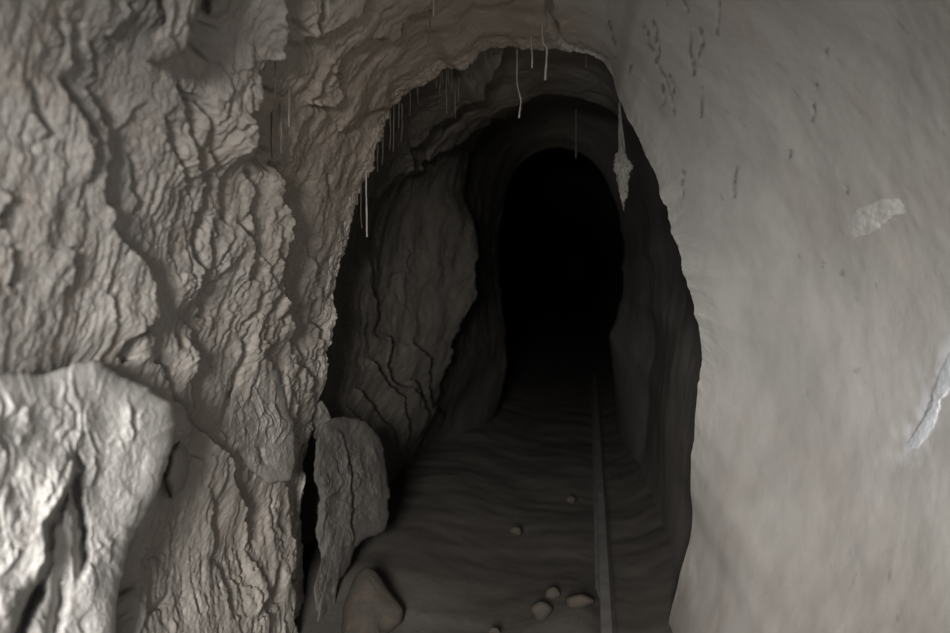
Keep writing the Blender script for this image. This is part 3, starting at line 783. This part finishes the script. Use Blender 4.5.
def root(pts, rpx0, rpx1, label, d=None, mat='root', group=None, name='hanging_root', seed=0, up=.03):
    if d is None: d = min(built_d(*pts[0]), 3.34) - .015
    P = [CAM + ray(px, py) * d for px, py in pts]
    P[0] = P[0] + np.array([0, 0, up])
    co, f = tube(P, rpx0 * d / F, rpx1 * d / F, seed=seed)
    o = mesh_obj(name, co, f, M[mat]); 
    me = o.data
    c = co[:6].mean(0)
    me.vertices.foreach_set('co', (co - c).astype(np.float32).ravel()); me.update(); o.location = Vector(c.tolist())
    return tag(o, label, 'root', group)

root([(541, -4), (542, 23), (543, 43), (547, 48), (546, 66), (545, 80)], .6, 1.3, 'longest pale root hanging with a kink from the middle of the roof', seed=1, d=3.0)
root([(531, 16), (531.5, 40), (532, 54), (532, 68)], .5, 1.0, 'short pale root hanging just beside the longest kinked root', seed=2, d=3.12)
root([(517, 48), (517, 66), (517, 83), (521, 101), (519, 118)], .45, .9, 'wavy thin root hanging lowest in front of the black opening', seed=3, d=3.34, mat='root')
root([(586, 40), (586, 54), (586, 68)], .5, .5, 'faint thin root hanging under the tip of the roof crease', seed=4, d=3.30, mat='rootdark')
root([(576, 116), (576, 136), (576, 158)], .5, .6, 'faint straight root dangling above the black opening', seed=5, d=4.6, mat='rootdark')
root([(328, -6), (328, 6), (329, 19)], .7, 1.0, 'pale root stub hanging near the top edge above the brown roof', seed=6)
root([(433, -4), (434, 6), (433.5, 16)], .6, .9, 'pale root stub coming out of the roof crack', seed=7)
root([(431, 12), (430, 28), (428, 43)], 1.0, 1.0, 'dark root stuck flat to the brown roof below the crack', seed=8, mat='rootdark')
root([(366, 172), (366.5, 205), (367, 237)], .7, .9, 'long thin root hanging at the arch shoulder', seed=9, d=3.3)
root([(361, 190), (361, 218), (362, 228)], .5, .4, 'short thread of root beside the long one at the arch shoulder', seed=10, d=3.3, mat='rootdark')
root([(281, 112), (281, 135), (281, 153)], 1.6, .9, 'thickest root hanging in the cleft behind the broken wall edge', seed=11, d=built_d(281, 120) - .05)
root([(289, 86), (289, 108), (289, 127)], 1.2, .5, 'thinner root hanging farther inside the same cleft', seed=12, d=built_d(289, 100) - .05)
root([(275, 66), (276, 84), (275, 100)], .8, .6, 'fine root at the top of the wall cleft', seed=13, d=built_d(275, 70) - .06, mat='rootdark')
root([(272, 120), (271, 140), (272, 158)], .9, .5, 'fine root low in the cleft, nearest the broken wall edge', seed=14, d=built_d(272, 130) - .07, mat='rootdark')
fr = [(394, 108, 152), (402, 112, 142), (399, 106, 128), (443, 66, 86), (447, 76, 114), (449, 70, 84), (455, 98, 118), (459, 86, 102), (485, 48, 64), (491, 49, 60), (500, 47, 57), (390, 118, 150), (437, 72, 88), (470, 66, 76), (418, 88, 104), (410, 96, 116), (383, 140, 165), (378, 150, 172), (440, 70, 96), (452, 72, 92)]
for k, (x, y0, y1) in enumerate(fr):
    root([(x, y0), (x + random.uniform(-.8, .8), (y0 + y1) / 2), (x + random.uniform(-1, 1), y1)], .6, .35, 'fine rootlet in the ragged fringe under the roof arch edge', d=3.32, mat='rootdark', group='rootlets along the roof arch edge', name='rootlet', seed=30 + k)

# dust-laden cobweb hanging by the smooth wall
def cobweb():
    d = 3.36
    e = bpy.data.objects.new('cobweb', None); C.objects.link(e)
    top = CAM + ray(619, 88) * d; e.location = Vector(top.tolist())
    tag(e, 'dusty grey cobweb hanging in a clump by the arch edge', 'cobweb')
    prof = [(619, 86, .8), (619.5, 105, 1.0), (620, 120, 2.0), (621.5, 138, 3.6), (622, 152, 5.0), (622, 166, 7.6), (622, 176, 7.2), (622.5, 188, 4.4), (623, 200, 2.4), (624, 212, .7)]
    A = np.array(prof)
    def axis(t): return np.interp(t, range(len(A)), A[:, 0]), np.interp(t, range(len(A)), A[:, 1]), np.interp(t, range(len(A)), A[:, 2])
    n, sides = 120, 36; co = []
    for i in range(n):
        x, y, r = axis(3.6 + (8.2 - 3.6) * i / (n - 1))
        c = CAM + ray(x, y) * d
        for j in range(sides):
            a = 2 * math.pi * j / sides
            k = .66 + 1.05 * mnoise.fractal(Vector((math.cos(a) * 1.4, math.sin(a) * 1.4, c[2] * 15)), .8, 2.0, 5)
            co.append(c + np.array([math.cos(a), .45 * math.sin(a), 0]) * r * d / F * max(k, .12) * min(1, i / 14 + .1, (n - 1 - i) / 10 + .1) - top)
    f = [(i * sides + j, i * sides + (j + 1) % sides, (i + 1) * sides + (j + 1) % sides, (i + 1) * sides + j) for i in range(n - 1) for j in range(sides)]
    mesh_obj('clump', np.array(co), np.array(f), M['web'], parent=e)
    for k in range(22):
        a = random.uniform(0, 2 * math.pi); t0 = random.uniform(0, 3.0); t1 = random.uniform(5.5, 9.0); q = random.uniform(.15, .85)
        P = []
        for t in np.linspace(t0, t1, 7):
            x, y, r = axis(t); aa = a + .25 * math.sin(t * 2 + k)
            P.append(CAM + ray(x + q * r * math.cos(aa), y) * (d + .4 * q * r * math.sin(aa) * d / F) - top)
        co, f = tube(P, .0011, .0007, seed=60 + k)
        mesh_obj('strand', co, f, M['web'], parent=e)
cobweb()

# ------------------------------------------------------------------ daylight from the open tunnel end behind the camera
w = bpy.data.worlds.new('World'); bpy.context.scene.world = w; w.use_nodes = True
bg = w.node_tree.nodes['Background']; bg.inputs[0].default_value = (.80, .88, 1.0, 1); bg.inputs[1].default_value = 0.6
ld = bpy.data.lights.new('daylight_at_mouth', 'AREA'); ld.shape = 'RECTANGLE'; ld.size = 0.7; ld.size_y = 0.9; ld.energy = 470; ld.color = (1.0, .975, .94)
lo = bpy.data.objects.new('daylight_at_mouth', ld); C.objects.link(lo)
lo.location = (-.26, -2.4, 1.74)
lo.rotation_euler = (Vector((0.0, 3.0, 1.0)) - Vector(lo.location)).to_track_quat('-Z', 'Y').to_euler()

# ------------------------------------------------------------------ camera and view
cd = bpy.data.cameras.new('camera'); cam = bpy.data.objects.new('camera', cd); C.objects.link(cam)
cd.sensor_width = 36; cd.lens = F * 36 / 950; cd.clip_start = .02
cam.location = (0, 0, CAMZ); cam.rotation_euler = (math.pi / 2 - ALPHA, 0, PHI)
cd.dof.use_dof = True; cd.dof.focus_distance = 2.9; cd.dof.aperture_fstop = 2.0
s = bpy.context.scene; s.camera = cam
s.view_settings.view_transform = 'Standard'; s.view_settings.look = 'None'; s.view_settings.exposure = 0; s.view_settings.gamma = 1
s.view_settings.use_curve_mapping = False
s.cycles.use_denoising = True
s.cycles.max_bounces = 4; s.cycles.diffuse_bounces = 3
